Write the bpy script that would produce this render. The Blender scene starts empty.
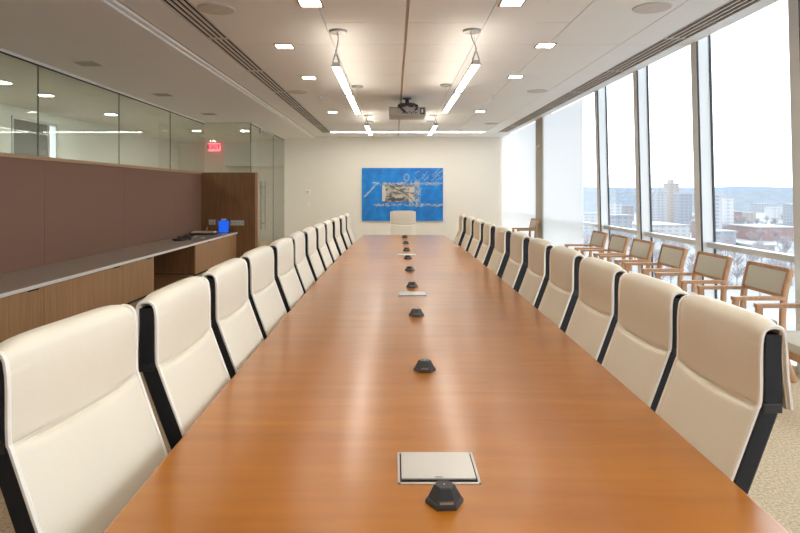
import bpy, bmesh, math, random
from mathutils import Vector, Matrix
random.seed(7)
PI = math.pi
C = bpy.context.scene.collection
SC = bpy.context.scene

# ------------------------------------------------------------------ materials
def new_mat(name):
    m = bpy.data.materials.new(name); m.use_nodes = True
    nt = m.node_tree
    return m, nt, nt.nodes['Principled BSDF']

def N(nt, kind, **kw):
    n = nt.nodes.new(kind)
    for k, v in kw.items(): setattr(n, k, v)
    return n

def pm(name, c1, c2=None, scale=6.0, rough=0.5, metal=0.0, bump=0.0, bscale=None, stretch=(1, 1, 1), spec=0.5, detail=4.0, coat=0.0, coat_rough=0.1):
    """procedural paint / leather / fabric: two tones mixed by noise, optional bump"""
    m, nt, b = new_mat(name)
    c2 = c2 or tuple(min(1, x * 1.06) for x in c1)
    tc = N(nt, 'ShaderNodeTexCoord'); mp = N(nt, 'ShaderNodeMapping'); mp.inputs['Scale'].default_value = stretch
    nt.links.new(tc.outputs['Object'], mp.inputs['Vector'])
    no = N(nt, 'ShaderNodeTexNoise'); no.inputs['Scale'].default_value = scale; no.inputs['Detail'].default_value = detail
    nt.links.new(mp.outputs[0], no.inputs['Vector'])
    mx = N(nt, 'ShaderNodeMix', data_type='RGBA')
    nt.links.new(no.outputs['Fac'], mx.inputs[0])
    mx.inputs[6].default_value = (*c1, 1); mx.inputs[7].default_value = (*c2, 1)
    nt.links.new(mx.outputs[2], b.inputs['Base Color'])
    b.inputs['Roughness'].default_value = rough; b.inputs['Metallic'].default_value = metal
    b.inputs['Specular IOR Level'].default_value = spec
    b.inputs['Coat Weight'].default_value = coat; b.inputs['Coat Roughness'].default_value = coat_rough
    if bump:
        n2 = N(nt, 'ShaderNodeTexNoise'); n2.inputs['Scale'].default_value = bscale or scale * 8
        nt.links.new(mp.outputs[0], n2.inputs['Vector'])
        bp = N(nt, 'ShaderNodeBump'); bp.inputs['Strength'].default_value = bump; bp.inputs['Distance'].default_value = 0.01
        nt.links.new(n2.outputs['Fac'], bp.inputs['Height']); nt.links.new(bp.outputs[0], b.inputs['Normal'])
    return m

def wood(name, c1, c2, stretch, rough=0.4, scale=3.0, lines=None, coat=0.0, coat_rough=0.1, spec=0.5):
    m, nt, b = new_mat(name)
    tc = N(nt, 'ShaderNodeTexCoord'); mp = N(nt, 'ShaderNodeMapping'); mp.inputs['Scale'].default_value = stretch
    nt.links.new(tc.outputs['Object'], mp.inputs['Vector'])
    a = N(nt, 'ShaderNodeTexNoise'); a.inputs['Scale'].default_value = scale; a.inputs['Detail'].default_value = 6; a.inputs['Distortion'].default_value = .4
    nt.links.new(mp.outputs[0], a.inputs['Vector'])
    r = N(nt, 'ShaderNodeValToRGB'); r.color_ramp.elements[0].position = .3; r.color_ramp.elements[1].position = .72
    r.color_ramp.elements[0].color = (*c1, 1); r.color_ramp.elements[1].color = (*c2, 1)
    nt.links.new(a.outputs['Fac'], r.inputs[0])
    col = r.outputs[0]
    # slow tone change from one veneer leaf to the next
    lg = N(nt, 'ShaderNodeTexNoise'); lg.inputs['Scale'].default_value = 1.3; nt.links.new(tc.outputs['Object'], lg.inputs['Vector'])
    mr = N(nt, 'ShaderNodeMapRange'); mr.inputs[3].default_value = .86; mr.inputs[4].default_value = 1.14
    nt.links.new(lg.outputs['Fac'], mr.inputs[0])
    vm = N(nt, 'ShaderNodeVectorMath', operation='SCALE'); nt.links.new(col, vm.inputs[0]); nt.links.new(mr.outputs[0], vm.inputs[3])
    nt.links.new(vm.outputs[0], b.inputs['Base Color'])
    b.inputs['Roughness'].default_value = rough; b.inputs['Coat Weight'].default_value = coat; b.inputs['Coat Roughness'].default_value = coat_rough
    b.inputs['Specular IOR Level'].default_value = spec
    return m

def glass(name, tint, refl=1.0):
    m, nt, b = new_mat(name); nt.nodes.remove(b)
    out = nt.nodes['Material Output']
    t = N(nt, 'ShaderNodeBsdfTransparent'); t.inputs[0].default_value = (*tint, 1)
    g = N(nt, 'ShaderNodeBsdfGlossy'); g.inputs['Roughness'].default_value = 0.0
    f = N(nt, 'ShaderNodeLayerWeight'); f.inputs[0].default_value = .5
    pw = N(nt, 'ShaderNodeMath', operation='POWER'); pw.inputs[1].default_value = 5; nt.links.new(f.outputs['Facing'], pw.inputs[0])
    mu = N(nt, 'ShaderNodeMath', operation='MULTIPLY_ADD'); mu.inputs[1].default_value = .96 * refl; mu.inputs[2].default_value = .04 * refl
    nt.links.new(pw.outputs[0], mu.inputs[0])
    mx = N(nt, 'ShaderNodeMixShader'); nt.links.new(mu.outputs[0], mx.inputs[0]); nt.links.new(t.outputs[0], mx.inputs[1]); nt.links.new(g.outputs[0], mx.inputs[2])
    nt.links.new(mx.outputs[0], out.inputs[0])
    return m

def emit(name, col, s):
    m, nt, b = new_mat(name)
    b.inputs['Base Color'].default_value = (.03, .03, .03, 1)
    b.inputs['Emission Color'].default_value = (*col, 1); b.inputs['Emission Strength'].default_value = s
    return m

M = {}
WARM = (1.0, .89, .74)
M['wall'] = pm('warm_white_paint', (.80, .77, .71), (.82, .79, .73), 3, .75)
M['wall_cool'] = pm('corridor_paint', (.82, .85, .82), (.84, .87, .84), 3, .75)
M['ceil'] = pm('ceiling_panel_white', (.82, .82, .81), (.84, .84, .83), 2, .8)
M['ceil_gap'] = pm('ceiling_joint_shadow_gap', (.55, .46, .36), None, 3, .9)
M['soffit'] = pm('soffit_paint', (.82, .82, .82), (.84, .84, .84), 2, .8)
M['carpet'] = pm('beige_speckled_carpet', (.17, .095, .02), (.96, .80, .58), 70, .95, bump=.6, bscale=160, spec=.1)
M['table'] = None
M['leather'] = pm('cream_leather', (.75, .69, .555), (.77, .71, .575), 9, .42, bump=.08, bscale=25)
M['piping'] = pm('pale_piping', (.86, .82, .74), None, 9, .45)
M['black'] = pm('black_mesh_fabric', (.006, .0065, .009), (.011, .0115, .015), 60, .65, bump=.2, bscale=300)
M['black_plastic'] = pm('black_plastic', (.018, .018, .02), (.028, .028, .03), 30, .38)
M['dark_plastic'] = pm('dark_grey_plastic', (.035, .036, .04), (.05, .05, .055), 30, .35)
M['chrome'] = pm('polished_metal', (.72, .72, .72), None, 10, .22, metal=1)
M['alu'] = pm('anodised_aluminium', (.62, .63, .63), (.66, .67, .67), 8, .45, metal=.6, stretch=(1, 1, 12))
M['mullion'] = pm('painted_mullion_grey', (.72, .73, .73), (.76, .77, .77), 4, .45)
M['gasket'] = pm('black_rubber_gasket', (.02, .025, .03), None, 10, .6)
M['plate'] = pm('satin_silver_plate', (.66, .63, .58), (.69, .66, .61), 14, .35, metal=.35)
M['walnut'] = wood('walnut_panel_veneer', (.17, .078, .032), (.27, .135, .060), (22, 22, .6), .45)
M['cabwood'] = wood('quartered_cabinet_veneer', (.33, .175, .075), (.47, .27, .13), (22, 22, .6), .45)
M['capwood'] = wood('pale_wood_trim', (.42, .25, .13), (.52, .33, .19), (20, .6, 20), .45)
M['chairwood'] = wood('oiled_chair_wood', (.42, .215, .10), (.56, .32, .165), (14, 14, 2), .4)
M['brown'] = pm('brown_tack_fabric', (.25, .142, .100), (.27, .155, .110), 40, .85, bump=.15, bscale=220, spec=.25)
M['quartz'] = pm('white_quartz_edge', (.80, .78, .74), (.84, .82, .78), 40, .3)
M['guestpad'] = pm('oatmeal_upholstery', (.60, .57, .48), (.64, .61, .52), 60, .8, bump=.15, bscale=250)
M['dark'] = pm('dark_recess', (.015, .013, .012), None, 5, .9)
M['bar'] = pm('diffuser_blade_paint', (.66, .61, .56), None, 5, .6)
M['trimring'] = pm('bronze_trim_paint', (.30, .24, .18), None, 6, .5)
M['fixture'] = pm('satin_nickel', (.36, .35, .33), (.40, .39, .37), 9, .4, metal=.5)
M['white_plastic'] = pm('white_plastic', (.78, .77, .74), None, 12, .4)
M['shade_cloth'] = None
M['win_glass'] = glass('window_glass', (.955, .98, .99), .7)
M['green_glass'] = glass('green_tinted_glass', (.93, .955, .925), .9)
M['lamp'] = emit('lamp_diffuser', (1, .945, .87), 9.0)
M['uplamp'] = emit('uplight_diffuser', WARM, 8.0)
M['dl'] = emit('downlight_lens', (1, .95, .88), 17.0)
M['slotlamp'] = emit('wallwash_slot_lens', (1, .93, .82), 15.0)
M['cor_dl'] = emit('corridor_downlight_lens', (1, .95, .84), 85.0)
M['exit_red'] = pm('exit_sign_letters', (.22, .004, .01), None, 5, .5)
M['exit_body'] = emit('exit_sign_face', (1, .16, .20), 1.3)
M['screen'] = emit('blue_screen', (.004, .07, .50), .9)

def table_mat():
    m, nt, b = new_mat('cherry_veneer')
    tc = N(nt, 'ShaderNodeTexCoord')
    mp = N(nt, 'ShaderNodeMapping'); mp.inputs['Scale'].default_value = (1.0, 7, 1)
    nt.links.new(tc.outputs['Object'], mp.inputs['Vector'])
    a = N(nt, 'ShaderNodeTexNoise'); a.inputs['Scale'].default_value = 1.6; a.inputs['Detail'].default_value = 5; a.inputs['Distortion'].default_value = .6
    nt.links.new(mp.outputs[0], a.inputs['Vector'])
    r = N(nt, 'ShaderNodeValToRGB'); e = r.color_ramp.elements
    e[0].position = .25; e[0].color = (.375, .117, .004, 1); e[1].position = .75; e[1].color = (.485, .174, .010, 1)
    nt.links.new(a.outputs['Fac'], r.inputs[0])
    # cross leaves of veneer
    sep = N(nt, 'ShaderNodeSeparateXYZ'); nt.links.new(tc.outputs['Object'], sep.inputs[0])
    dv = N(nt, 'ShaderNodeMath', operation='DIVIDE'); dv.inputs[1].default_value = .58; nt.links.new(sep.outputs[1], dv.inputs[0])
    fl = N(nt, 'ShaderNodeMath', operation='FLOOR'); nt.links.new(dv.outputs[0], fl.inputs[0])
    wn = N(nt, 'ShaderNodeTexWhiteNoise', noise_dimensions='1D'); nt.links.new(fl.outputs[0], wn.inputs['W'])
    mr = N(nt, 'ShaderNodeMapRange'); mr.inputs[3].default_value = .93; mr.inputs[4].default_value = 1.07
    nt.links.new(wn.outputs['Value'], mr.inputs[0])
    vm = N(nt, 'ShaderNodeVectorMath', operation='SCALE'); nt.links.new(r.outputs[0], vm.inputs[0]); nt.links.new(mr.outputs[0], vm.inputs[3])
    nt.links.new(vm.outputs[0], b.inputs['Base Color'])
    b.inputs['Roughness'].default_value = .36; b.inputs['Specular IOR Level'].default_value = .25
    b.inputs['Coat Weight'].default_value = .6; b.inputs['Coat Roughness'].default_value = .21
    return m
M['table'] = table_mat()

def shade_mat():
    m, nt, b = new_mat('translucent_shade_cloth'); out = nt.nodes['Material Output']; nt.nodes.remove(b)
    d = N(nt, 'ShaderNodeBsdfDiffuse'); t = N(nt, 'ShaderNodeBsdfTranslucent'); mx = N(nt, 'ShaderNodeMixShader')
    tc = N(nt, 'ShaderNodeTexCoord'); no = N(nt, 'ShaderNodeTexNoise'); no.inputs['Scale'].default_value = 300
    nt.links.new(tc.outputs['Object'], no.inputs['Vector'])
    mc = N(nt, 'ShaderNodeMix', data_type='RGBA'); mc.inputs[6].default_value = (.91, .92, .93, 1); mc.inputs[7].default_value = (.95, .955, .96, 1)
    nt.links.new(no.outputs['Fac'], mc.inputs[0])
    nt.links.new(mc.outputs[2], d.inputs[0]); nt.links.new(mc.outputs[2], t.inputs[0])
    mx.inputs[0].default_value = .55
    nt.links.new(d.outputs[0], mx.inputs[1]); nt.links.new(t.outputs[0], mx.inputs[2]); nt.links.new(mx.outputs[0], out.inputs[0])
    return m
M['shade_cloth'] = shade_mat()

# ------------------------------------------------------------------ mesh helpers
class MB:
    def __init__(s): s.bm = bmesh.new()
    def box(s, a, b, bevel=0.0, rot=None):
        a, b = Vector(a), Vector(b); c = (a + b) / 2; d = b - a
        r = bmesh.ops.create_cube(s.bm, size=1.0)
        vs = r['verts']
        for v in vs: v.co = Vector((v.co.x * abs(d.x), v.co.y * abs(d.y), v.co.z * abs(d.z)))
        if bevel:
            es = list({e for v in vs for e in v.link_edges})
            rb = bmesh.ops.bevel(s.bm, geom=es, offset=bevel, segments=2, affect='EDGES', profile=.5)
            vs = list({v for f in rb['faces'] for v in f.verts} | {v for v in vs if v.is_valid})
        mt = Matrix.Translation(c) @ (rot if rot else Matrix())
        bmesh.ops.transform(s.bm, matrix=mt, verts=[v for v in vs if v.is_valid])
        return s
    def cyl(s, p, q, r1, r2=None, seg=16, caps=True):
        p, q = Vector(p), Vector(q); d = q - p
        r = bmesh.ops.create_cone(s.bm, cap_ends=caps, segments=seg, radius1=r1, radius2=r1 if r2 is None else r2, depth=d.length)
        bmesh.ops.transform(s.bm, matrix=Matrix.Translation((p + q) / 2) @ d.to_track_quat('Z', 'Y').to_matrix().to_4x4(), verts=r['verts'])
        return s
    def sphere(s, c, r, sc=(1, 1, 1), seg=16):
        g = bmesh.ops.create_uvsphere(s.bm, u_segments=seg, v_segments=seg // 2, radius=r)
        for v in g['verts']: v.co = Vector((v.co.x * sc[0], v.co.y * sc[1], v.co.z * sc[2])) + Vector(c)
        return s
    def loft(s, rings, close=True, caps=True):
        R = [[s.bm.verts.new(p) for p in ring] for ring in rings]
        n = len(R[0])
        for i in range(len(R) - 1):
            for j in range(n if close else n - 1):
                s.bm.faces.new((R[i][j], R[i][(j + 1) % n], R[i + 1][(j + 1) % n], R[i + 1][j]))
        if caps:
            s.bm.faces.new(list(reversed(R[0]))); s.bm.faces.new(R[-1])
        return s
    def tube(s, pts, r, seg=8, rect=None):
        """sweep a circle (or rect half sizes (a,b)) along a polyline"""
        pts = [Vector(p) for p in pts]; rings = []
        ref = Vector((0, 1, 0))
        for i, p in enumerate(pts):
            t = (pts[min(i + 1, len(pts) - 1)] - pts[max(i - 1, 0)]).normalized()
            rf = ref if abs(t.dot(ref)) < .95 else Vector((0, 0, 1))
            u = t.cross(rf).normalized(); w = u.cross(t).normalized()
            if rect:
                a, b = rect; k = .75
                o = [(a, b * k), (a * k, b), (-a * k, b), (-a, b * k), (-a, -b * k), (-a * k, -b), (a * k, -b), (a, -b * k)]
                rings.append([p + u * x + w * y for x, y in o])
            else:
                rr = r[i] if isinstance(r, (list, tuple)) else r
                rings.append([p + (u * math.cos(q * 2 * PI / seg) + w * math.sin(q * 2 * PI / seg)) * rr for q in range(seg)])
        return s.loft(rings)
    def prism(s, poly, z0, z1):
        return s.loft([[(x, y, z0) for x, y in poly], [(x, y, z1) for x, y in poly]])
    def quad(s, a, b, c, d):
        s.bm.faces.new([s.bm.verts.new(p) for p in (a, b, c, d)]); return s
    def build(s, name, mat, parent=None, smooth=False, kind=None):
        bmesh.ops.recalc_face_normals(s.bm, faces=s.bm.faces[:])
        me = bpy.data.meshes.new(name); s.bm.to_mesh(me); s.bm.free()
        if smooth:
            me.polygons.foreach_set('use_smooth', [True] * len(me.polygons))
            me.set_sharp_from_angle(angle=math.radians(38))
        me.materials.append(mat)
        o = bpy.data.objects.new(name, me); C.objects.link(o)
        if parent: o.parent = parent
        if kind: o['kind'] = kind
        return o

def tag(o, label, cat, group=None):
    o['label'] = label; o['category'] = cat
    if group: o['group'] = group
    return o
def empty(name, loc=(0, 0, 0), rz=0.0, kind=None):
    o = bpy.data.objects.new(name, None); C.objects.link(o)
    o.location = loc; o.rotation_euler = (0, 0, rz); o.empty_display_size = .1
    if kind: o['kind'] = kind
    return o
def copy_tree(o, parent=None):
    c = o.copy(); C.objects.link(c)
    if parent: c.parent = parent
    for ch in list(o.children): copy_tree(ch, c)
    return c

# ------------------------------------------------------------------ dimensions
CEIL = 3.10; SOF = 3.052
XW = 3.23                      # inner face of the curtain wall at the ceiling
XL = -4.25                     # low wall with glass above
YB = 17.78; YF = -4.0
XE = -2.38                     # edge of the lower soffit
def fx(z): return XW + .025 * (CEIL - z)      # the curtain wall leans out slightly towards the floor

# ------------------------------------------------------------------ setting
MB().box((-7.2, YF - .2, -.1), (3.75, 20.2, 0)).build('floor', M['carpet'], kind='structure')

# main ceiling: panels with narrow joints under a dark backing
mb = MB()
xs = [XE, -1.96, -1.73, -.66, .12, .87, 1.68, 2.47, 2.83, 3.08, XW - .001]
ys = [YF] + [5.70 + .855 * k for k in range(-11, 13)] + [16.12, 16.5, YB]
ys = sorted(y for y in ys if YF <= y <= YB)
g = .004
for i in range(len(xs) - 1):
    if xs[i] in (-1.96, 2.83):    # the air slots run here: no panels
        continue
    step = 1 if -.7 < xs[i] < .9 else 2
    yy = [YF] + [y for y in ys[1:-3]][::step] + [16.12, 16.5, YB]
    yy = sorted(set(yy))
    for j in range(len(yy) - 1):
        if yy[j] == 16.12 and -1.8 < xs[i] < 2.4: continue
        if yy[j + 1] - yy[j] < .03: continue
        gx0 = .014 if xs[i] == .12 else g
        gx1 = .014 if xs[i + 1] == .12 else g
        mb.box((xs[i] + gx0, yy[j] + g, CEIL), (xs[i + 1] - gx1, yy[j + 1] - g, CEIL + .02))
ceil = mb.build('ceiling', M['ceil'], kind='structure')
MB().box((XE, YF, CEIL + .021), (XW - .005, YB, CEIL + .08)).build('ceiling_backing', M['ceil_gap'], ceil)
# end strips where the slots stop short of the back wall
MB().box((-1.955, 16.55, CEIL), (-1.735, YB, CEIL + .02)).box((2.835, 16.3, CEIL), (3.075, YB, CEIL + .02)).build('ceiling_strip', M['ceil'], ceil)
MB().box((-7.2, YF, SOF), (XE, 20.2, SOF + .12)).build('ceiling_soffit', M['soffit'], kind='structure')
t = MB().box((XE - .002, YF, SOF + .02), (XE + .05, YB, CEIL + .01), bevel=.004).build('trim_1', M['ceil'], kind='structure')
MB().box((XE + .051, YF, CEIL - .002), (XE + .075, YB, CEIL + .012)).build('shadow_reveal', M['ceil_gap'], t)

MB().box((-3.25, YB, 0), (3.75, YB + .15, CEIL + .1)).build('wall_back', M['wall'], kind='structure')
MB().box((-7.2, YF - .15, 0), (3.75, YF, CEIL + .1)).build('wall_front', M['wall'], kind='structure')
MB().box((-3.2, YB - .012, 0), (3.2, YB, .10), bevel=.003).build('baseboard_back', M['white_plastic'], kind='structure')

# left low wall with brown tack panels, a wood cap and glass above
wl = MB().box((XL - .10, YF, 0), (XL, 13.17, 1.87)).build('wall_left', M['wall_cool'], kind='structure')
edges = [-3.9, .84, 2.98, 5.12, 7.26, 9.40, 11.54, 13.17]
for a, b in zip(edges[:-1], edges[1:]):
    MB().box((XL, a + .002, .60), (XL + .022, b - .002, 1.872), bevel=.002).build('tack_panel', M['brown'], wl)
MB().box((XL - .115, YF, 1.872), (XL + .034, 13.17, 1.915), bevel=.003).build('trim_2', M['capwood'], kind='structure')
# walnut end panel
ep = MB().box((XL - .10, 13.17, 0), (-3.05, 13.24, 1.905)).build('wall_end', M['walnut'], kind='structure')
MB().box((-3.05, 13.165, 0), (-2.99, 13.245, 1.91), bevel=.002).build('edge_trim', M['capwood'], ep)

def glazing(idx, a, b, axis, base, top, th=.012):
    w = empty('window_%d' % idx, kind='structure')
    if axis == 'y':
        w.location = (a[0], (a[1] + b) / 2, base)
        h = (b - a[1]) / 2 - .003
        MB().box((-th / 2, -h, 0), (th / 2, h, top - base)).build('pane', M['green_glass'], w)
        MB().box((-.02, -h, top - base - .03), (.02, h, top - base)).build('head_channel', M['white_plastic'], w)
        MB().box((-.012, -h, top - base - .042), (.012, h, top - base - .03)).build('head_gasket', M['gasket'], w)
        MB().box((-.007, -h - .005, 0), (.007, -h + .001, top - base - .042)).build('joint_seal', pm('joint_seal', (.10, .12, .11), None, 5, .4), w)
    else:
        w.location = ((a[0] + b) / 2, a[1], base)
        h = (b - a[0]) / 2 - .003
        MB().box((-h, -th / 2, 0), (h, th / 2, top - base)).build('pane', M['green_glass'], w)
        MB().box((-h, -.02, top - base - .02), (h, .02, top - base)).build('head_channel', M['alu'], w)
    return w
wi = 1
gl = [-3.98, -.8, 1.4, 3.6, 5.75, 7.17, 9.62, 11.9, 13.58]
gl = [-3.98, -1.33, .81, 2.95, 5.09, 7.23, 9.36, 11.5, 13.6]
for a, b in zip(gl[:-1], gl[1:]):
    glazing(wi, (XL - .04, a), b, 'y', 1.915 if b < 13.5 else 1.906, SOF); wi += 1
glazing(wi, (XL - .03, 13.6), -3.25, 'x', 0.0, SOF); wi += 1      # cross pane behind the walnut panel
glazing(wi, (-3.25, 13.62), 14.55, 'y', 0.0, SOF); wi += 1        # sidelight
glazing(wi, (-3.25, 16.15), YB, 'y', 0.0, SOF); wi += 1
# glass door with full height pull
dr = empty('door_1', (-3.25, 15.35, 0), kind='structure')
MB().box((-.006, -.79, .01), (.006, .79, 2.98)).build('door_leaf', M['green_glass'], dr)
MB().box((-.025, -.79, 2.98), (.025, .79, SOF)).build('door_header', M['alu'], dr)
MB().box((-.02, -.78, 2.90), (.02, -.66, 2.98)).build('pivot_patch', M['alu'], dr)
for x in (-.055, .055):
    MB().cyl((x, -.45, .55), (x, -.45, 1.75), .014).build('door_pull', M['fixture'], dr, smooth=True)
MB().cyl((-.055, -.45, .70), (.055, -.45, .70), .009).cyl((-.055, -.45, 1.6), (.055, -.45, 1.6), .009).build('pull_standoff', M['chrome'], dr, smooth=True)

# corridor beyond the glass
wc = MB().box((-7.1, YF, 0), (-6.95, 10.9, SOF)).box((-7.1, 12.35, 0), (-6.95, 20.2, SOF)).box((-7.1, 10.9, 2.86), (-6.95, 12.35, SOF)).build('wall_corridor', M['wall_cool'], kind='structure')
MB().box((-7.2, 19.4, 0), (-3.0, 19.55, SOF)).build('wall_corridor_end', M['wall'], kind='structure')
MB().box((-3.2, YB + .15, 0), (-3.0, 19.4, SOF)).build('wall_corridor_return', M['wall'], kind='structure')
MB().box((-5.4, 19.0, 2.30), (-3.2, 19.4, SOF)).build('wall_bulkhead', M['soffit'], kind='structure')
d2 = empty('door_2', (-6.95, 11.62, 0), kind='structure')
MB().box((-.05, -.70, 0), (-.01, .42, 2.84)).build('door_leaf', pm('grey_door_paint', (.20, .21, .20), None, 5, .5), d2)
MB().box((-.10, -.73, 0), (.02, -.68, 2.86)).box((-.10, .68, 0), (.02, .73, 2.86)).box((-.10, .42, 0), (.02, .46, 2.86)).box((-.10, -.73, 2.82), (.02, .73, 2.87)).build('door_frame', M['alu'], d2)
MB().box((-.06, .46, 0), (-.04, .68, 2.82)).build('side_pane', M['green_glass'], d2)

# ------------------------------------------------------------------ curtain wall
def slanted(x0, x1, y0, y1, z0, z1):
    """a box whose x offsets follow the lean of the facade"""
    return [[(fx(z) + x0, y0, z), (fx(z) + x1, y0, z), (fx(z) + x1, y1, z), (fx(z) + x0, y1, z)] for z in (z0, z1)]
mul = [-3.99, -3.2, -1.6, 0.0, 1.6, 3.2, 4.80, 6.42, 8.0, 9.56, 12.95, 17.6]
HEAD = CEIL + .36
for i, (a, b) in enumerate(zip(mul[:-1], mul[1:])):
    w = empty('window_%d' % (wi + i), kind='structure')
    MB().loft(slanted(.008, .15, a, a + .135, 0, HEAD)).build('mullion', M['mullion'], w)
    MB().loft(slanted(.002, .020, a - .006, a, 0, HEAD)).loft(slanted(.136, .156, a - .012, a, 0, HEAD)).loft(slanted(.136, .156, a + .135, a + .145, 0, HEAD)).build('gasket', M['gasket'], w)
    MB().loft(slanted(.138, .152, a + .137, b - .002, .02, HEAD)).build('pane', M['win_glass'], w)
    MB().loft(slanted(.055, .15, a + .137, b - .014, .90, .955)).build('transom', M['alu'], w)
    MB().loft(slanted(-.01, .15, a + .137, b - .014, 0, .06)).build('window_sill', M['mullion'], w)
wi += len(mul) - 1
MB().box((XW - .004, YF, CEIL - .001), (XW + .006, YB, CEIL + .36)).build('trim_3', M['mullion'], kind='structure')
MB().box((XW - .004, YF, CEIL + .361), (XW + .30, YB, CEIL + .42)).build('trim_5', M['mullion'], kind='structure')
# concrete-grey column between the shades
col = MB().box((XW - .03, 12.92, 0), (XW + .16, 13.56, CEIL)).build('wall_column', pm('column_paint', (.50, .48, .44), None, 4, .7), kind='structure')
for a, b, lab in ((10.22, 12.90, 'lowered white roller shade between the grey column and the clear windows'),
                  (13.58, 17.74, 'lowered white roller shade between the grey column and the back wall')):
    s = empty('roller_shade', (XW - .012, (a + b) / 2, .02)); h = (b - a) / 2
    tag(s, lab, 'window shade')
    MB().box((-.003, -h, .0), (.003, h, CEIL - .045)).build('shade_cloth', M['shade_cloth'], s)
    MB().box((-.008, -h, -.012), (.008, h, .02), bevel=.003).build('hem_bar', M['white_plastic'], s)
sen = empty('motion_sensor', (XW - .03, 13.24, 2.48)); tag(sen, 'small white motion sensor high on the grey column by the windows', 'sensor')
MB().cyl((0, 0, 0), (-.02, 0, 0), .055, .05, 20).build('housing', M['white_plastic'], sen, smooth=True)
MB().sphere((-.02, 0, 0), .035, (.7, 1, 1)).build('lens', M['white_plastic'], sen, smooth=True)

# ------------------------------------------------------------------ ceiling fittings
def slot_diffuser(x0, x1, y0, y1, label):
    t = empty('linear_air_diffuser', ((x0 + x1) / 2, (y0 + y1) / 2, CEIL)); w = (x1 - x0) / 2; h = (y1 - y0) / 2
    tag(t, label, 'air vent', None)
    MB().box((-w - .004, -h, .012), (w + .004, h, .02)).build('dark_slot', M['dark'], t)
    n = 4
    mb = MB()
    for k in range(n - 1):
        x = -w + (k + 1) * 2 * w / n
        mb.box((x - .009, -h, -.003), (x + .009, h, .012))
    mb.box((-w, -h, -.004), (-w + .007, h, .012)).box((w - .007, -h, -.004), (w, h, .012))
    y = -h
    while y < h:
        mb.box((-w, y - .012, -.002), (w, y + .012, .012)); y += 1.71
    mb.build('blades', M['bar'], t)
slot_diffuser(-1.955, -1.735, YF + .05, 16.55, 'long black slotted air diffuser in the ceiling above the left chairs')
slot_diffuser(2.835, 3.075, YF + .05, 16.3, 'long black slotted air diffuser in the ceiling along the windows')

DLN = ['in front of the left pendant lights, nearest the camera', 'in front of the right pendant lights, nearest the camera',
       'left of the near end of the left pendant', 'right of the near end of the right pendant',
       'left of the middle of the left pendant', 'right of the middle of the right pendant',
       'left of the projector, last on that side', 'right of the projector, last on that side', 'added out of view left of the pendant above the camera', 'added out of view right of the pendant above the camera', 'added out of view at left behind the camera', 'added out of view at right behind the camera']  # last four are unseen, added to lighten the dark foreground
dl0 = None
for k, (x, y) in enumerate([(-.71, 5.1), (1.0, 5.08), (-1.21, 6.62), (1.66, 6.58), (-1.2, 8.47), (1.70, 8.38), (-1.24, 12.15), (1.73, 12.05), (-1.2, 3.2), (1.66, 3.2), (-1.2, -.4), (1.66, -.4)]):
    if not dl0:
        dl0 = empty('recessed_downlight', (0, 0, CEIL)); s = .088
        MB().box((-s, -s, -.003), (s, s, .001)).build('lens', M['dl'], dl0)
        q = s + .014
        MB().box((-q, -q, -.010), (q, -s, 0)).box((-q, s, -.010), (q, q, 0)).box((-q, -s, -.010), (-s, s, 0)).box((s, -s, -.010), (q, s, 0)).build('trim_ring', M['trimring'], dl0)
        o = dl0
    else: o = copy_tree(dl0)
    o.location = (x, y, CEIL); tag(o, 'square lit ceiling downlight ' + DLN[k], 'ceiling light', 'square lit downlights in the main ceiling')
for k, (y, lab) in enumerate([(7.3, 'nearest the camera'), (9.68, 'middle of the three'), (12.1, 'farthest, near the walnut end panel')]):
    o = empty('recessed_downlight', (-3.73, y, SOF)); tag(o, 'unlit square downlight in the left soffit, ' + lab, 'ceiling light', 'unlit downlights in the left soffit')
    s = .13
    MB().box((-s, -s, -.002), (s, s, .001)).build('lens', pm('unlit_lens_%d' % k, (.20, .19, .18), (.26, .25, .23), 8, .3), o)
    q = s + .014
    MB().box((-q, -q, -.006), (q, -s, 0)).box((-q, s, -.006), (q, q, 0)).box((-q, -s, -.006), (-s, s, 0)).box((s, -s, -.006), (q, s, 0)).build('trim_ring', M['alu'], o)
for k, (x, y, lab) in enumerate([(-1.56, 5.27, 'beside the left air diffuser, nearest the camera'), (2.25, 5.23, 'beside the window air diffuser, nearest the camera'),
                     (-1.56, 9.7, 'beside the left air diffuser, farther back'), (2.29, 9.6, 'beside the window air diffuser, farther back'), (2.3, 14.2, 'right of the far pendants, close to the back wall')]):
    o = empty('ceiling_speaker', (x, y, CEIL)); tag(o, 'round flush ceiling speaker ' + lab, 'speaker', 'round ceiling speakers')
    MB().cyl((0, 0, -.010), (0, 0, .001), .155, .165, 40).build('grille', pm('speaker_grille_%d' % k, (.58, .54, .50), (.66, .62, .58), 120, .8), o, smooth=True)
    MB().cyl((0, 0, -.013), (0, 0, -.008), .022, .03, 20).build('centre_cap', M['bar'], o, smooth=True)
for x, y, sd in ((-1.25, 10.2, 'left'), (1.67, 10.1, 'right')):
    o = empty('fire_sprinkler', (x, y, CEIL)); tag(o, 'tiny fire sprinkler head in the ceiling %s of the pendant lights' % sd, 'sprinkler', 'ceiling sprinklers')
    MB().cyl((0, 0, -.008), (0, 0, .005), .035, .04, 20).cyl((0, 0, -.04), (0, 0, -.006), .01).build('escutcheon', M['chrome'], o, smooth=True)
    MB().cyl((0, 0, -.044), (0, 0, -.04), .022, .022, 16).build('deflector', M['chrome'], o, smooth=True)

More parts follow.
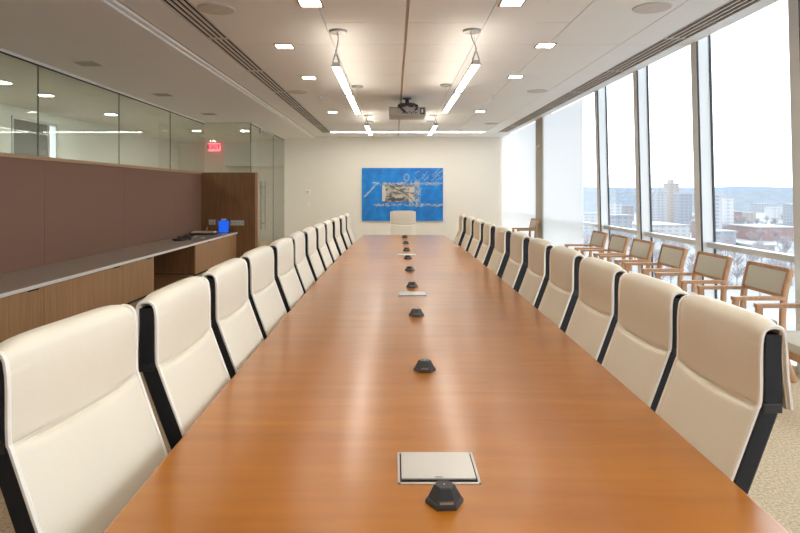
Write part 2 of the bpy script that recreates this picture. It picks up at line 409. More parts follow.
def pendant(x, y0, y1, z, canopies, breaks, label):
    """slim trough fixture with lit underside and uplight, hung on wires from disc canopies"""
    t = empty('pendant_light', (x, (y0 + y1) / 2, z)); tag(t, label, 'pendant light', 'linear pendant lights over the table')
    h = (y1 - y0) / 2; w = .047; H = .045
    prof = [(-w, .0), (w, .0), (w * .62, H), (-w * .62, H)]
    # side walls of the trough and end caps
    mb = MB()
    for sg in (-1, 1):
        mb.loft([[(sg * w, y, -.004), (sg * (w - .006), y, -.004), (sg * (w * .62 - .006), y, H), (sg * w * .62, y, H)] for y in (-h, h)])
    for y in (-h, h):
        s0, s1 = (y, y + .006) if y < 0 else (y - .006, y)
        mb.loft([[(px, yy, pz) for px, pz in prof] for yy in (s0, s1)])
    for by in breaks:
        mb.box((-w, by - y0 - h - .06, -.003), (w, by - y0 - h + .06, H - .01))
    mb.build('housing', M['fixture'], t)
    MB().box((-w + .011, -h + .008, .001), (w - .011, h - .008, .006)).build('diffuser', M['lamp'], t)
    MB().box((-w * .55, -h + .008, H - .006), (w * .55, h - .008, H - .002)).build('uplight_lens', M['uplamp'], t)
    for y in (-h, h):          # triangular hanger at each end
        MB().tube([(-w * .7, y, H - .01), (-.008, y, H + .075), (.008, y, H + .075), (w * .7, y, H - .01)], .008, 6).cyl((0, y, H + .07), (0, y, H + .12), .007, seg=8).build('hanger', M['fixture'], t)
    top = CEIL - z
    for cy, ex in canopies:
        MB().cyl((ex, cy - y0 - h, top - .022), (ex, cy - y0 - h, top + .001), .085, .092, 28).build('canopy', M['fixture'], t, smooth=True)
    c0 = canopies[0]
    p, q = Vector((c0[1] - .012, c0[0] - y0 - h, top - .02)), Vector((.004, -h, H + .11))
    cb = [p.lerp(q, k / 10) + Vector((.016 * math.sin(k / 10 * PI) * (-1 if x > 0 else 1), 0, .02 * math.sin(k / 10 * PI))) for k in range(11)]
    MB().tube(cb, .005, 6).build('power_cable', M['fixture'], t, smooth=True)
    MB().cyl((c0[1] + .01, c0[0] - y0 - h, top), (0, -h, H + .10), .0018, seg=6).build('suspension_wire', M['fixture'], t)
    MB().cyl((canopies[-1][1], canopies[-1][0] - y0 - h, top), (0, canopies[-1][0] - y0 - h, H - .01), .0018, seg=6).build('suspension_wire', M['fixture'], t)
pendant(-.562, 5.8, 9.4, 2.70, [(5.99, .004), (9.15, .004)], [7.5], 'long lit pendant light over the left half of the table, nearest pair')
pendant(.78, 5.7, 9.2, 2.70, [(5.97, -.004), (9.02, .004)], [7.35], 'long lit pendant light over the right half of the table, nearest pair')
pendant(-.562, -.3, 3.3, 2.70, [(-.05, .004), (3.05, .004)], [1.5], 'unseen linear pendant light added over the left half of the table, above the camera')  # out-of-view pair continuing the row, added to brighten the foreground
pendant(.78, -.3, 3.3, 2.70, [(-.05, -.004), (3.05, .004)], [1.5], 'unseen linear pendant light added over the right half of the table, above the camera')
pendant(-.545, 11.96, 14.0, 2.80, [(12.65, 0), (13.7, 0)], [], 'short far lit pendant on the left, before the back wall')
pendant(.83, 11.96, 14.0, 2.80, [(12.65, 0), (13.7, 0)], [], 'short far lit pendant on the right, before the back wall')
o = empty('wallwash_slot_light', (.32, 16.31, CEIL)); tag(o, 'long thin glowing light slot in the ceiling in front of the back wall', 'ceiling light')
MB().box((-2.03, -.10, .002), (2.11, .10, .012)).build('lens', M['slotlamp'], o)
MB().box((-2.05, -.185, -.003), (2.13, -.10, .012)).box((-2.05, .10, -.003), (2.13, .185, .012)).build('frame', M['ceil'], o)

# projector
pj = empty('ceiling_projector', (.225, 10.36, CEIL)); tag(pj, 'grey projector hanging from a black mount under the ceiling above the table', 'projector')
zb = -.335
MB().box((-.31, -.28, zb), (.31, .30, zb + .15), bevel=.018).build('body', pm('projector_grey', (.42, .40, .37), (.45, .43, .40), 10, .5), pj, smooth=True)
MB().box((-.295, -.284, zb + .02), (-.10, -.279, zb + .13)).build('vent_grille', pm('projector_vent', (.34, .33, .30), (.46, .44, .41), 3, .6, stretch=(60, 1, 1)), pj)
mb = MB()
for k in range(7): mb.box((-.085 + .036 * k, -.286, zb + .035 + .018 * (k % 2)), (-.062 + .036 * k, -.279, zb + .055 + .018 * (k % 2)))
mb.build('port_panel', M['dark_plastic'], pj)
MB().box((.215, -.287, zb + .025), (.29, -.279, zb + .13)).build('dark_socket', M['dark_plastic'], pj)
MB().box((.235, -.290, zb + .05), (.265, -.285, zb + .11)).build('socket_label', M['white_plastic'], pj)
MB().cyl((0, 0, -.02), (0, 0, .001), .07, .075, 24).cyl((0, 0, -.10), (0, 0, -.01), .035).cyl((0, 0, -.13), (0, 0, -.09), .05, .04).build('ceiling_mount', M['black_plastic'], pj, smooth=True)
for sx, sy in ((-1, -1), (1, -1), (-1, 1), (1, 1)):
    MB().tube([(0, 0, -.11), (sx * .09, sy * .13, -.125), (sx * .14, sy * .22, -.15), (sx * .145, sy * .23, zb + .15)], .022, 8).build('mount_arm', M['black_plastic'], pj, smooth=True)
cab = [(-.03, -.02, -.12), (-.12, -.2, -.14), (-.14, -.30, -.16), (-.10, -.32, -.22), (-.05, -.31, -.26), (-.03, -.286, -.28)]
MB().tube([(.0, -.05, -.09), (.10, -.24, -.13), (.17, -.31, -.17), (.16, -.31, -.22), (.13, -.285, -.24)], .016, 8).build('cable', M['black_plastic'], pj, smooth=True)
MB().box((-.11, -.30, -.175), (.12, -.282, -.125), bevel=.005).build('mount_plate', M['black_plastic'], pj)
MB().tube(cab, .018, 8).build('cable', M['black_plastic'], pj, smooth=True)

# corridor fittings
for k, (x, y, lab) in enumerate([(-5.62, 8.6, 'nearest the camera'), (-5.66, 9.75, 'just left of the grey door'), (-5.75, 12.2, 'beyond the grey door'), (-5.1, 15.5, 'before the exit sign'), (-3.85, 15.5, 'above the glass door corner'), (-5.62, 5.0, 'out of sight line'), (-5.62, 1.5, 'out of sight line')][:5]):
    o = empty('recessed_downlight', (x, y, SOF)); tag(o, 'lit corridor downlight behind the glass wall, ' + lab, 'ceiling light', 'lit corridor downlights')
    MB().box((-.085, -.085, -.003), (.085, .085, .001)).build('lens', M['cor_dl'], o)
    MB().box((-.125, -.125, -.002), (.125, .125, .001)).build('trim_ring', M['white_plastic'], o)
ex = empty('exit_sign', (-5.68, 18.95, 2.76)); tag(ex, 'glowing red exit sign seen through the glass above the walnut panel', 'exit sign')
MB().box((-.20, -.02, -.0), (.20, .02, .25), bevel=.006).build('sign_face', M['exit_body'], ex)
MB().box((-.03, -.02, .25), (.03, .02, SOF - 2.76)).build('ceiling_bracket', M['white_plastic'], ex)
cu = bpy.data.curves.new('t', 'FONT'); cu.body = 'EXIT'; cu.size = .20; cu.align_x = 'CENTER'; cu.align_y = 'CENTER'; cu.extrude = .004; cu.offset = .004
ob = bpy.data.objects.new('t', cu); C.objects.link(ob)
me = bpy.data.meshes.new_from_object(ob.evaluated_get(bpy.context.evaluated_depsgraph_get())); bpy.data.objects.remove(ob)
me.materials.append(M['exit_red']); lt = bpy.data.objects.new('lettering', me); C.objects.link(lt); lt.parent = ex
lt.location = (0, -.023, .125); lt.rotation_euler = (PI / 2, 0, 0)

# ------------------------------------------------------------------ table
ZT = .74; TY0, TY1 = -1.36, 10.36; TM = 4.5
def tcx(y): return .110 + .0055 * y
def thw(y): return .80 - .0029 * (y - TM) ** 2
tb = empty('conference_table', (tcx(TM), TM, 0)); tag(tb, 'very long glossy cherry-brown boat-shaped conference table', 'table')
def outline(ins):
    n = 48; L = []
    for k in range(n + 1):
        y = TY0 + ins + (TY1 - TY0 - 2 * ins) * k / n; L.append((tcx(y) + thw(y) - ins, y))
    R = []
    for k in range(n + 1):
        y = TY1 - ins - (TY1 - TY0 - 2 * ins) * k / n; R.append((tcx(y) - thw(y) + ins, y))
    return L + R
mb = MB()
rings = [(ins, z) for ins, z in ((.10, ZT - .052), (.016, ZT - .052), (.004, ZT - .045), (0, ZT - .034), (0, ZT - .012), (.002, ZT - .005), (.006, ZT - .0015), (.012, ZT))]
mb.loft([[(x - tcx(TM), y - TM, z) for x, y in outline(ins)] for ins, z in rings])
mb.build('tabletop', M['table'], tb, smooth=True)
for y in (-.9, 2.7, 6.3, 9.7):
    MB().box((-.22, y - TM - .30, .0), (.22, y - TM + .30, ZT - .05), bevel=.006).build('pedestal', M['table'], tb)
MB().box((-.12, -.9 - TM, .45), (.12, 9.7 - TM, ZT - .053)).build('beam', M['walnut'], tb)

# flip-up cable ports
PN = ['nearest the camera beside the biggest microphone', 'in the middle of the table', 'near the far end of the table']
for k, (y, x) in enumerate([(1.648, .118), (4.42, .135), (7.11, .15)]):
    o = empty('cable_port', (x, y, ZT)); tag(o, 'flush silver cable port lid in the tabletop, ' + PN[k], 'cable port', 'cable ports in the tabletop')
    w, d = .108, .094
    MB().box((-w, -d, -.004), (w, -d + .008, .002)).box((-w, d - .008, -.004), (w, d, .002)).box((-w, -d, -.004), (-w + .006, d, .002)).box((w - .006, -d, -.004), (w, d, .002)).build('frame', M['plate'], o)
    MB().box((-w + .006, -d + .008, -.002), (w - .006, d - .008, .0006)).build('dark_gap', M['dark'], o)
    MB().box((-w + .010, -d + .022, .001), (w - .010, d - .010, .006), bevel=.0015).build('lid', M['plate'], o)
    MB().box((-.010, -d + .026, .006), (.010, -d + .029, .0066)).build('latch_mark', M['dark_plastic'], o)

# hexagonal microphones
mic0 = None
MN = ['nearest the camera, in front of the first cable port', 'second from the camera, alone between the cable ports', 'third from the camera', 'fourth from the camera, just behind the middle cable port',
      'fifth from the camera', 'sixth from the camera', 'seventh from the camera, just behind the far cable port', 'eighth from the camera, second from the end chair', 'farthest, right before the end chair']
for k, y in enumerate([1.465, 2.545, 3.66, 4.74, 5.72, 6.70, 7.62, 8.62, 9.75]):
    if not mic0:
        mic0 = empty('table_microphone')
        def hexa(r, sq=1.0, dy=0): return [(r * math.cos(PI / 3 * j), r * sq * math.sin(PI / 3 * j) + dy) for j in range(6)]
        MB().loft([[(x, yy, z) for x, yy in hexa(r, 1.0, dy)] for r, z, dy in ((.047, 0, 0), (.047, .007, 0), (.044, .013, 0))]).build('base', M['dark_plastic'], mic0)
        MB().loft([[(x, yy, z) for x, yy in hexa(r, 1.0, dy)] for r, z, dy in ((.042, .013, 0), (.026, .041, .003), (.023, .043, .003))]).build('grille_cap', M['black_plastic'], mic0)
        mx = Matrix.Rotation(math.radians(40), 4, 'X')
        MB().box((-.017, -.0400, .0140), (.017, -.0350, .0200), rot=None).build('touch_button', M['fixture'], mic0)
        MB().box((-.0195, -.0392, .0125), (.0195, -.0340, .0215)).build('button_bezel', M['dark_plastic'], mic0)
        MB().sphere((0, .003, .043), .002, (1, 1, .5), 8).build('status_light', M['white_plastic'], mic0)
        o = mic0
    else: o = copy_tree(mic0)
    o.location = (.114 + .0062 * y, y, ZT); o.rotation_euler = (0, 0, random.uniform(-.12, .12) if k else .06)
    tag(o, 'black hexagonal table microphone, ' + MN[k], 'microphone', 'hexagonal microphones down the table')

# ------------------------------------------------------------------ conference chairs
def smooth_path(pts, n):
    """Catmull-Rom resample"""
    P = [Vector(p) for p in pts]; P = [P[0] * 2 - P[1]] + P + [P[-1] * 2 - P[-2]]
    out = []
    segs = len(P) - 3
    for s in range(segs):
        a, b, c, d = P[s:s + 4]; m = max(2, n // segs)
        for k in range(m):
            t = k / m
            out.append(.5 * ((2 * b) + (c - a) * t + (2 * a - 5 * b + 4 * c - d) * t * t + (3 * b - a - 3 * c + d) * t ** 3))
    out.append(P[-2]); return out
HW = .25
FRONT = [(.145, .50), (.108, .63), (.058, .765), (.020, .868), (.002, .918), (-.003, .93), (-.005, .98), (-.005, 1.05), (-.008, 1.10), (-.014, 1.128)]
OVER = [(-.030, 1.141), (-.053, 1.141), (-.068, 1.127), (-.073, 1.08), (-.078, 1.0), (-.088, .915)]
def make_conference_chair():
    t = empty('conference_chair')
    path = smooth_path([(x, 0, z) for x, z in FRONT + OVER], 90)
    nu = 16; mb = MB(); rings_o = []; n = len(path)
    # cushion grid: offset along the outward normal, puffed panels with a seam at the kink
    for i, p in enumerate(path):
        tg = (path[min(i + 1, n - 1)] - path[max(i - 1, 0)]).normalized(); nr = Vector((tg.z, 0, -tg.x))
        puff = (.011 if p.z < .915 and i < n * .6 else .013) if i < n * .75 else .004
        row = []
        for j in range(nu + 1):
            u = -1 + 2 * j / nu
            seam = math.exp(-((p.z - .922 + .011 * (1 - u * u)) / .008) ** 2) if i < n * .6 else 0
            k = puff * (1 - abs(u) ** 5) - .013 * seam * (1 - abs(u) ** 8)
            q = p + nr * k
            dz = -.010 * abs(u) ** 10 if p.z > 1.09 else 0
            row.append((q.x, u * HW, q.z + dz))
        rings_o.append(row)
    inner = []
    for i, p in enumerate(path):
        tg = (path[min(i + 1, n - 1)] - path[max(i - 1, 0)]).normalized(); nr = Vector((tg.z, 0, -tg.x))
        inner.append([((p - nr * .011).x, (-1 + 2 * j / nu) * HW * .995, (p - nr * .011).z) for j in range(nu + 1)])
    mb.loft([a + list(reversed(b)) for a, b in zip(rings_o, inner)])
    mb.build('backrest', M['leather'], t, smooth=True)
    for sg in (-1, 1):
        pp = [Vector((p.x + .000, sg * (HW + .001), p.z - .007 * (p.z > 1.09))) for p in path]
        MB().tube(pp[::2], .0065, 6).build('piping', M['piping'], t, smooth=True)
        fr = smooth_path([(x - .034, 0, z) for x, z in [(.17, .46)] + FRONT[:-2]] + [(-.040, 0, 1.114)], 40)
        MB().tube([(p.x, sg * (HW - .018), p.z) for p in fr], 0, rect=(.026, .021)).build('side_frame', M['black'], t, smooth=True)
        MB().box((-.064, sg * (HW - .018) - .0225, .905), (-.012, sg * (HW - .018) + .0225, .932), bevel=.003).build('frame_joint', M['black_plastic'], t)
    bp = smooth_path([(x - .036, 0, z) for x, z in FRONT[:-1]], 30)
    MB().loft([[(p.x + a, y, p.z) for a, y in ((.004, -HW + .04), (.004, HW - .04), (-.004, HW - .04), (-.004, -HW + .04))] for p in bp]).build('back_panel', M['black'], t, smooth=True)
    sp = [(.13, .475), (.20, .50), (.40, .497), (.54, .49), (.60, .465), (.59, .445), (.40, .43), (.16, .43)]
    MB().loft([[(x, y, z - .006 * (abs(y) > .24)) for x, z in sp] for y in (-.26, -.24, 0, .24, .26)]).build('seat', M['leather'], t, smooth=True)
    MB().box((.24, -.14, .39), (.46, .14, .43), bevel=.01).build('mechanism', M['black_plastic'], t)
    MB().cyl((.34, 0, .11), (.34, 0, .40), .028, .024).build('gas_column', M['chrome'], t, smooth=True)
    mb = MB().cyl((.34, 0, .07), (.34, 0, .13), .05, .035, 20)
    for k in range(5):
        a = k * 2 * PI / 5 + .3
        mb.tube([(.34 + .03 * math.cos(a), .03 * math.sin(a), .10), (.34 + .28 * math.cos(a), .28 * math.sin(a), .075)], [.024, .015], 8)
    mb.build('star_base', M['chrome'], t, smooth=True)
    for k in range(5):
        a = k * 2 * PI / 5 + .3; cx, cy = .34 + .28 * math.cos(a), .28 * math.sin(a)
        dx, dy = -math.sin(a) * .018, math.cos(a) * .018
        MB().cyl((cx - dx, cy - dy, .03), (cx + dx, cy + dy, .03), .03, seg=16).cyl((cx, cy, .05), (cx, cy, .078), .008, seg=8).build('caster', M['black_plastic'], t, smooth=True)
    return t
OR = ['first', 'second', 'third', 'fourth', 'fifth', 'sixth', 'seventh', 'eighth', 'ninth', 'tenth', 'eleventh', 'twelfth']
cc = make_conference_chair(); first = True
def place(x, y, rz, label, group):
    global first
    o = cc if first else copy_tree(cc); first = False
    o.location = (x, y, 0); o.rotation_euler = (0, 0, rz); tag(o, label, 'chair', group); return o
left = [1.35, 1.97, 2.64, 3.34, 4.04, 4.72, 5.38, 6.06, 6.76, 7.46, 8.22, 8.92]
right = [1.60, 2.15, 2.75, 3.40, 4.05, 4.77, 5.55, 6.33, 7.05, 7.8, 8.6]
rr = random.Random(3)
for k, y in enumerate(left):
    yc = y + .275
    lab = 'high-backed cream leather conference chair, %s from the camera along the left side of the table' % OR[k]
    o = place(tcx(yc) - thw(yc) - (.178 if k == 0 else .110) + rr.uniform(-.006, .006), yc, -.10 if k == 0 else rr.uniform(-.02, .02), lab, 'conference chairs along the left side of the table')
    o.scale = (1, 1.09, 1)
for k, y in enumerate(right):
    yc = y + .24
    lab = 'high-backed cream leather conference chair, %s from the camera along the right side of the table' % OR[k]
    place(tcx(yc) + thw(yc) + .074 + rr.uniform(0, .006), yc, PI + rr.uniform(-.02, .02), lab, 'conference chairs along the right side of the table').scale = (1, .93, 1)
place(.157, TY1 + .11, -PI / 2, 'cream conference chair alone at the far end of the table, below the blue painting', None).scale = (1, .87, 1)

# ------------------------------------------------------------------ guest chairs by the windows
def make_guest_chair():
    t = empty('guest_armchair'); W = .265
    for sg in (-1, 1):
        y = sg * W
        rear = smooth_path([(-.11, y, 0), (-.045, y, .20), (-.02, y, .44), (-.035, y, .68), (-.085, y, .885)], 24)
        MB().tube(rear, 0, rect=(.023, .014)).build('rear_leg', M['chairwood'], t, smooth=True)
        MB().box((.325, y - .016, 0), (.37, y + .016, .645), bevel=.003).build('front_leg', M['chairwood'], t)
        MB().box((-.03, y - .024, .645), (.375, y + .024, .675), bevel=.004).build('armrest', M['chairwood'], t)
        MB().box((-.02, y - .012, .37), (.33, y + .012, .42)).build('side_rail', M['chairwood'], t)
    MB().box((.332, -W + .014, .37), (.362, W - .014, .42)).build('front_rail', M['chairwood'], t)
    tilt = Matrix.Rotation(math.radians(-13), 4, 'Y')
    MB().box((-.098, -W + .013, .860), (-.066, W - .013, .892), bevel=.004, rot=tilt).build('top_rail', M['chairwood'], t)
    MB().box((-.052, -W + .013, .655), (-.026, W - .013, .682), bevel=.003, rot=tilt).build('lower_rail', M['chairwood'], t)
    MB().box((-.078, -W + .016, .680), (-.036, W - .016, .862), bevel=.012, rot=tilt).build('back_pad', M['guestpad'], t, smooth=True)
    MB().box((.0, -W + .014, .415), (.365, W - .014, .485), bevel=.022).build('seat', M['guestpad'], t, smooth=True)
    return t
gc = None
GL = ['mostly cut off by the right picture edge', 'nearest complete one beside the big near mullion', 'second complete one from the camera', 'third complete one from the camera',
      'fourth complete one from the camera', 'fifth complete one from the camera', 'sixth complete one, by the roller shade edge', 'standing alone far back beside the grey column']
for k, y in enumerate([3.85, 4.68, 5.53, 6.36, 7.18, 7.95, 8.75, 12.9]):
    if not gc: gc = make_guest_chair(); o = gc
    else: o = copy_tree(gc)
    o.location = (3.02, y + .28, 0); o.rotation_euler = (0, 0, PI + (k % 3 - 1) * .012)
    tag(o, 'wooden armchair with oatmeal pads by the windows, ' + GL[k], 'armchair', 'wooden armchairs along the windows')

# ------------------------------------------------------------------ sideboard along the left wall
ZC = .60; XF = -3.46
ct = tag(MB().box((XL + .022, YF + .1, ZC - .035), (-3.43, 13.165, ZC), bevel=.003).build('countertop', M['quartz']), 'long white stone worktop running along the brown panelled wall', 'countertop')
topm = pm('taupe_worktop', (.40, .34, .285), (.44, .38, .32), 40, .38)
MB().box((XL + .024, YF + .12, ZC - .001), (-3.437, 13.16, ZC + .0015)).build('worktop_surface', topm, ct)
def cabinet(y0, y1, doors, label, side=None):
    t = empty('sideboard_cabinet', ((XL + .022 + XF) / 2, (y0 + y1) / 2, 0)); tag(t, label, 'cabinet', None)
    h = (y1 - y0) / 2; dx = (XF - XL - .022) / 2
    MB().box((-dx, -h, .06), (dx - .022, h, ZC - .036)).build('carcass', M['walnut'], t)
    MB().box((-dx, -h, 0), (dx - .05, h, .06)).build('plinth', M['dark'], t)
    ds = [-h] + [d - (y0 + y1) / 2 for d in doors] + [h]
    for a, b in zip(ds[:-1], ds[1:]):
        d = MB().box((dx - .021, a + .003, .045), (dx, b - .003, ZC - .045), bevel=.0015).build('door', M['cabwood'], t)
        MB().box((dx - .004, b - .26, ZC - .058), (dx + .001, b - .08, ZC - .046)).build('finger_pull', M['dark'], d)
    return t
cabinet(YF + .12, 4.2, [-2, 0, 2.1], 'wood-fronted cabinet run under the worktop, cut off by the left picture edge')
cabinet(4.202, 7.66, [5.93], 'wood-fronted cabinet under the worktop beside the nearest left chairs')
cabinet(7.662, 8.65, [], 'narrow wood-fronted cabinet under the worktop before the open kneehole')
cabinet(10.45, 13.165, [11.4, 12.3], 'wood-fronted cabinet under the worktop against the walnut end panel')
MB().box((XL + .001, 8.66, 0), (XL + .02, 10.44, ZC - .036)).build('wall_kneehole', M['walnut'], kind='structure')
MB().box((XL + .021, 8.655, 0), (XF - .03, 10.445, .05), bevel=.003).build('trim_4', M['walnut'], kind='structure')

# things on the worktop
td = empty('tablet_stand', (-3.56, 12.55, ZC + .0015), .0); tag(td, 'upright tablet with a glowing blue screen on the worktop end', 'tablet')
tilt = Matrix.Rotation(math.radians(-8), 4, 'X')
MB().box((-.12, -.012, .012), (.12, .012, .30), bevel=.006, rot=tilt).build('casing', M['black_plastic'], td)
MB().box((-.104, -.0150, .030), (.104, -.0115, .282), rot=tilt).build('screen', M['screen'], td)
MB().box((-.10, -.06, 0), (.10, .08, .014), bevel=.004).build('foot', M['white_plastic'], td)
MB().box((-.05, -.013, .29), (.05, .018, .318), bevel=.004).build('top_clip', M['white_plastic'], td)
o = empty('cable_bundle', (-3.86, 10.95, ZC + .0015)); tag(o, 'flat tangle of black cables on the worktop, nearest the camera', 'cables')
pts = []
for k in range(60):
    a = k * .75; r = .10 + .05 * math.sin(k * .37)
    pts.append((r * 1.1 * math.cos(a) + .03 * math.sin(k * .21), .30 * math.sin(a * .5) + r * math.sin(a), .012 + .012 * (k % 4)))
MB().tube(smooth_path(pts, 240), .010, 6).build('cable', M['black_plastic'], o, smooth=True)
MB().box((-.09, -.22, 0), (.05, .02, .04), bevel=.008).build('power_brick', M['black_plastic'], o)
o = empty('remote_control', (-3.66, 11.45, ZC + .0015), .5); tag(o, 'pale grey remote control lying between the black cables and tablet', 'remote control')
MB().box((-.03, -.10, 0), (.03, .10, .022), bevel=.006).build('body', M['white_plastic'], o)
mb = MB()
for i in range(3):
    for j in range(5): mb.box((-.02 + .014 * i, -.07 + .025 * j, .022), (-.011 + .014 * i, -.058 + .025 * j, .025))
mb.build('buttons', M['dark_plastic'], o)
o = empty('marker_tray', (-3.93, 12.4, ZC + .0015), .04); tag(o, 'long low black tray with a cream top behind the tablet', 'tray')
MB().box((-.24, -.16, 0), (.24, .16, .035), bevel=.006).build('tray_base', M['black_plastic'], o)
MB().box((-.22, -.14, .035), (.24, .14, .065), bevel=.006).build('cream_top', pm('cream_card', (.62, .52, .36), None, 6, .6), o)
o = empty('pen', (-3.90, 12.45, ZC + .0665)); tag(o, 'small pale pen standing tilted on the cream tray', 'pen')
MB().cyl((0, 0, 0.002), (.03, 0, .075), .008, .007, 10).build('barrel', M['plate'], o, smooth=True)
MB().cyl((.03, 0, .075), (.036, 0, .09), .007, .003, 10).build('tip', M['white_plastic'], o, smooth=True)
o = empty('binder', (-3.98, 11.62, ZC + .0015), .15); tag(o, 'thin dark binder lying flat beside the brown wall panel', 'binder')
MB().box((-.14, -.2, 0), (.14, .2, .006)).box((-.14, -.2, .026), (.14, .2, .032)).box((-.14, -.2, 0), (-.134, .2, .032)).build('cover', M['dark_plastic'], o)
MB().box((-.13, -.19, .006), (.13, .19, .026)).build('pages', M['white_plastic'], o)

def plate(x, z, w, h, n, label, group='socket plates on the walnut end panel'):
    o = empty('socket_plate', (x, 13.17, z)); tag(o, label, 'wall socket', group)
    MB().box((-w / 2, -.008, -h / 2), (w / 2, .001, h / 2), bevel=.002).build('cover_plate', M['alu'], o)
    for k in range(n):
        cx = -w / 2 + w * (k + .5) / n
        MB().box((cx - w / n * .28, -.011, -h * .28), (cx + w / n * .28, -.007, h * .28)).build('socket', M['white_plastic'], o)
        MB().box((cx - .006, -.0125, -h * .12), (cx + .006, -.0105, h * .12)).build('slot', M['dark'], o)
plate(-3.99, .815, .15, .115, 2, 'double metal socket plate on the walnut panel, left one')
plate(-3.83, .80, .08, .115, 1, 'single socket plate on the walnut panel, half hidden by the tablet')
plate(-3.44, .80, .30, .115, 5, 'wide metal socket plate on the walnut panel, right of the tablet')

# ------------------------------------------------------------------ back wall
o = empty('wall_thermostat', (-2.555, YB, 1.47)); tag(o, 'white round-cornered thermostat on the back wall, upper of two', 'thermostat')
MB().box((-.07, -.022, -.055), (.07, .001, .055), bevel=.008).build('casing', M['white_plastic'], o)
MB().box((-.035, -.025, -.018), (.035, -.021, .025)).build('display', pm('thermostat_display', (.45, .47, .45), None, 8, .3), o)
o = empty('light_switch', (-2.555, YB, 1.09)); tag(o, 'white light switch plate on the back wall below the thermostat', 'light switch')
MB().box((-.06, -.008, -.06), (.06, .001, .06), bevel=.002).build('switch_plate', M['white_plastic'], o)
MB().box((-.02, -.014, -.035), (.02, -.007, .035), bevel=.002).build('rocker', M['quartz'], o)
o = tag(MB().box((1.57, YB - .004, .50), (1.64, YB + .001, .56)).build('caption_card', M['white_plastic']), 'tiny white caption card on the wall right of the blue painting', 'sign')

pt = empty('painting', (.25, YB - .03, 1.397)); tag(pt, 'large blue abstract painting with pale collage on the back wall', 'painting')
def paint_mat():
    m, nt, b = new_mat('blue_canvas')
    tc = N(nt, 'ShaderNodeTexCoord'); mp = N(nt, 'ShaderNodeMapping'); nt.links.new(tc.outputs['Object'], mp.inputs[0])
    mp.inputs['Scale'].default_value = (1, 1, .7)
    n1 = N(nt, 'ShaderNodeTexNoise'); n1.inputs['Scale'].default_value = 3.2; n1.inputs['Detail'].default_value = 8; n1.inputs['Roughness'].default_value = .65
    nt.links.new(mp.outputs[0], n1.inputs[0])
    r = N(nt, 'ShaderNodeValToRGB'); e = r.color_ramp.elements
    e[0].position = .3; e[0].color = (.002, .12, .47, 1); e[1].position = .62; e[1].color = (.006, .24, .72, 1)
    x = r.color_ramp.elements.new(.74); x.color = (.03, .34, .80, 1)
    nt.links.new(n1.outputs['Fac'], r.inputs[0]); nt.links.new(r.outputs[0], b.inputs['Base Color']); b.inputs['Roughness'].default_value = .55
    return m
PW, PH = 1.2, .783
MB().box((-PW, -.02, -PH), (PW, .0298, PH), bevel=.004).build('canvas', paint_mat(), pt)
colm, nt, b = new_mat('collage_paper')
tc = N(nt, 'ShaderNodeTexCoord'); mp = N(nt, 'ShaderNodeMapping'); mp.inputs['Scale'].default_value = (2, 1, 4.5); nt.links.new(tc.outputs['Object'], mp.inputs[0])
n1 = N(nt, 'ShaderNodeTexNoise'); n1.inputs['Scale'].default_value = 2.3; n1.inputs['Detail'].default_value = 6; nt.links.new(mp.outputs[0], n1.inputs[0])
r = N(nt, 'ShaderNodeValToRGB'); e = r.color_ramp.elements
e[0].position = .38; e[0].color = (.10, .08, .10, 1); e[1].position = .56; e[1].color = (.46, .45, .40, 1)
nt.links.new(n1.outputs['Fac'], r.inputs[0]); nt.links.new(r.outputs[0], b.inputs['Base Color'])
MB().box((-.60, -.023, -.215), (.24, -.019, .275)).build('collage', colm, pt)
MB().box((.20, -.025, -.20), (.36, -.019, .25)).box((-.60, -.025, -.20), (-.50, -.022, .27)).build('pale_strip', pm('pale_paper', (.55, .52, .45), (.66, .63, .55), 12, .7), pt)
rp = random.Random(11)
mb = MB()
def stroke(mb, pts, r):
    mb.tube([(x, -.024, z) for x, z in pts], r, 5)
for k in range(150):       # loose scribbled script along two bands, and drips
    band = rp.choice([.33, .33, .33, .30, -.30, -.33, -.30])
    x = rp.uniform(-.9, 1.1); s = rp.uniform(.02, .055); n = 7
    if -.62 < x < .3 and abs(band) < .28: continue
    stroke(mb, [(x + s * 1.2 * k2 / n * 2 + rp.uniform(-.02, .02), band + rp.uniform(-1, 1) * s) for k2 in range(n)], rp.uniform(.003, .007))
for k in range(55):
    x, z = rp.uniform(.22, .52), rp.uniform(-.3, .42); stroke(mb, [(x + rp.uniform(-.07, .07), z + rp.uniform(-.1, .1)) for _ in range(6)], rp.uniform(.003, .007))
for k in range(14):
    x, z = rp.uniform(.35, 1.1), rp.uniform(.38, .65); stroke(mb, [(x + .03 * q, z + .02 * q + rp.uniform(-.035, .035)) for q in range(6)], .005)
for k in range(5):
    stroke(mb, [(-1.15 + .05 * q + .01 * k, -.08 + .055 * q + rp.uniform(-.02, .02)) for q in range(7)], .005)
mb.build('pale_scribbles', pm('pale_oil_stick', (.55, .55, .50), (.40, .50, .60), 9, .6), pt)
mb = MB()
for q in range(3):
    stroke(mb, [(.12 + (.09 - .02 * q) * math.cos(a * .6), .50 + (.12 - .02 * q) * math.sin(a * .6)) for a in range(12)], .004)
mb.build('pale_loop', pm('pale_loop_stick', (.50, .53, .52), (.40, .50, .60), 9, .6), pt)
mb = MB()
for k in range(22):
    x = rp.uniform(-.58, .25); stroke(mb, [(x + .02 * q, .25 + rp.uniform(-.035, .035)) for q in range(5)], .007)
for k in range(24):
    x = rp.uniform(-.55, -.05); stroke(mb, [(x + .03 * q, -.15 + rp.uniform(-.04, .05)) for q in range(5)], .010)
stroke(mb, [(-.35, .22), (-.1, .12), (.1, .02), (.25, -.12), (.32, -.2)], .011)
stroke(mb, [(-.2, .15), (.1, .06), (.3, .03), (.42, -.02)], .009)
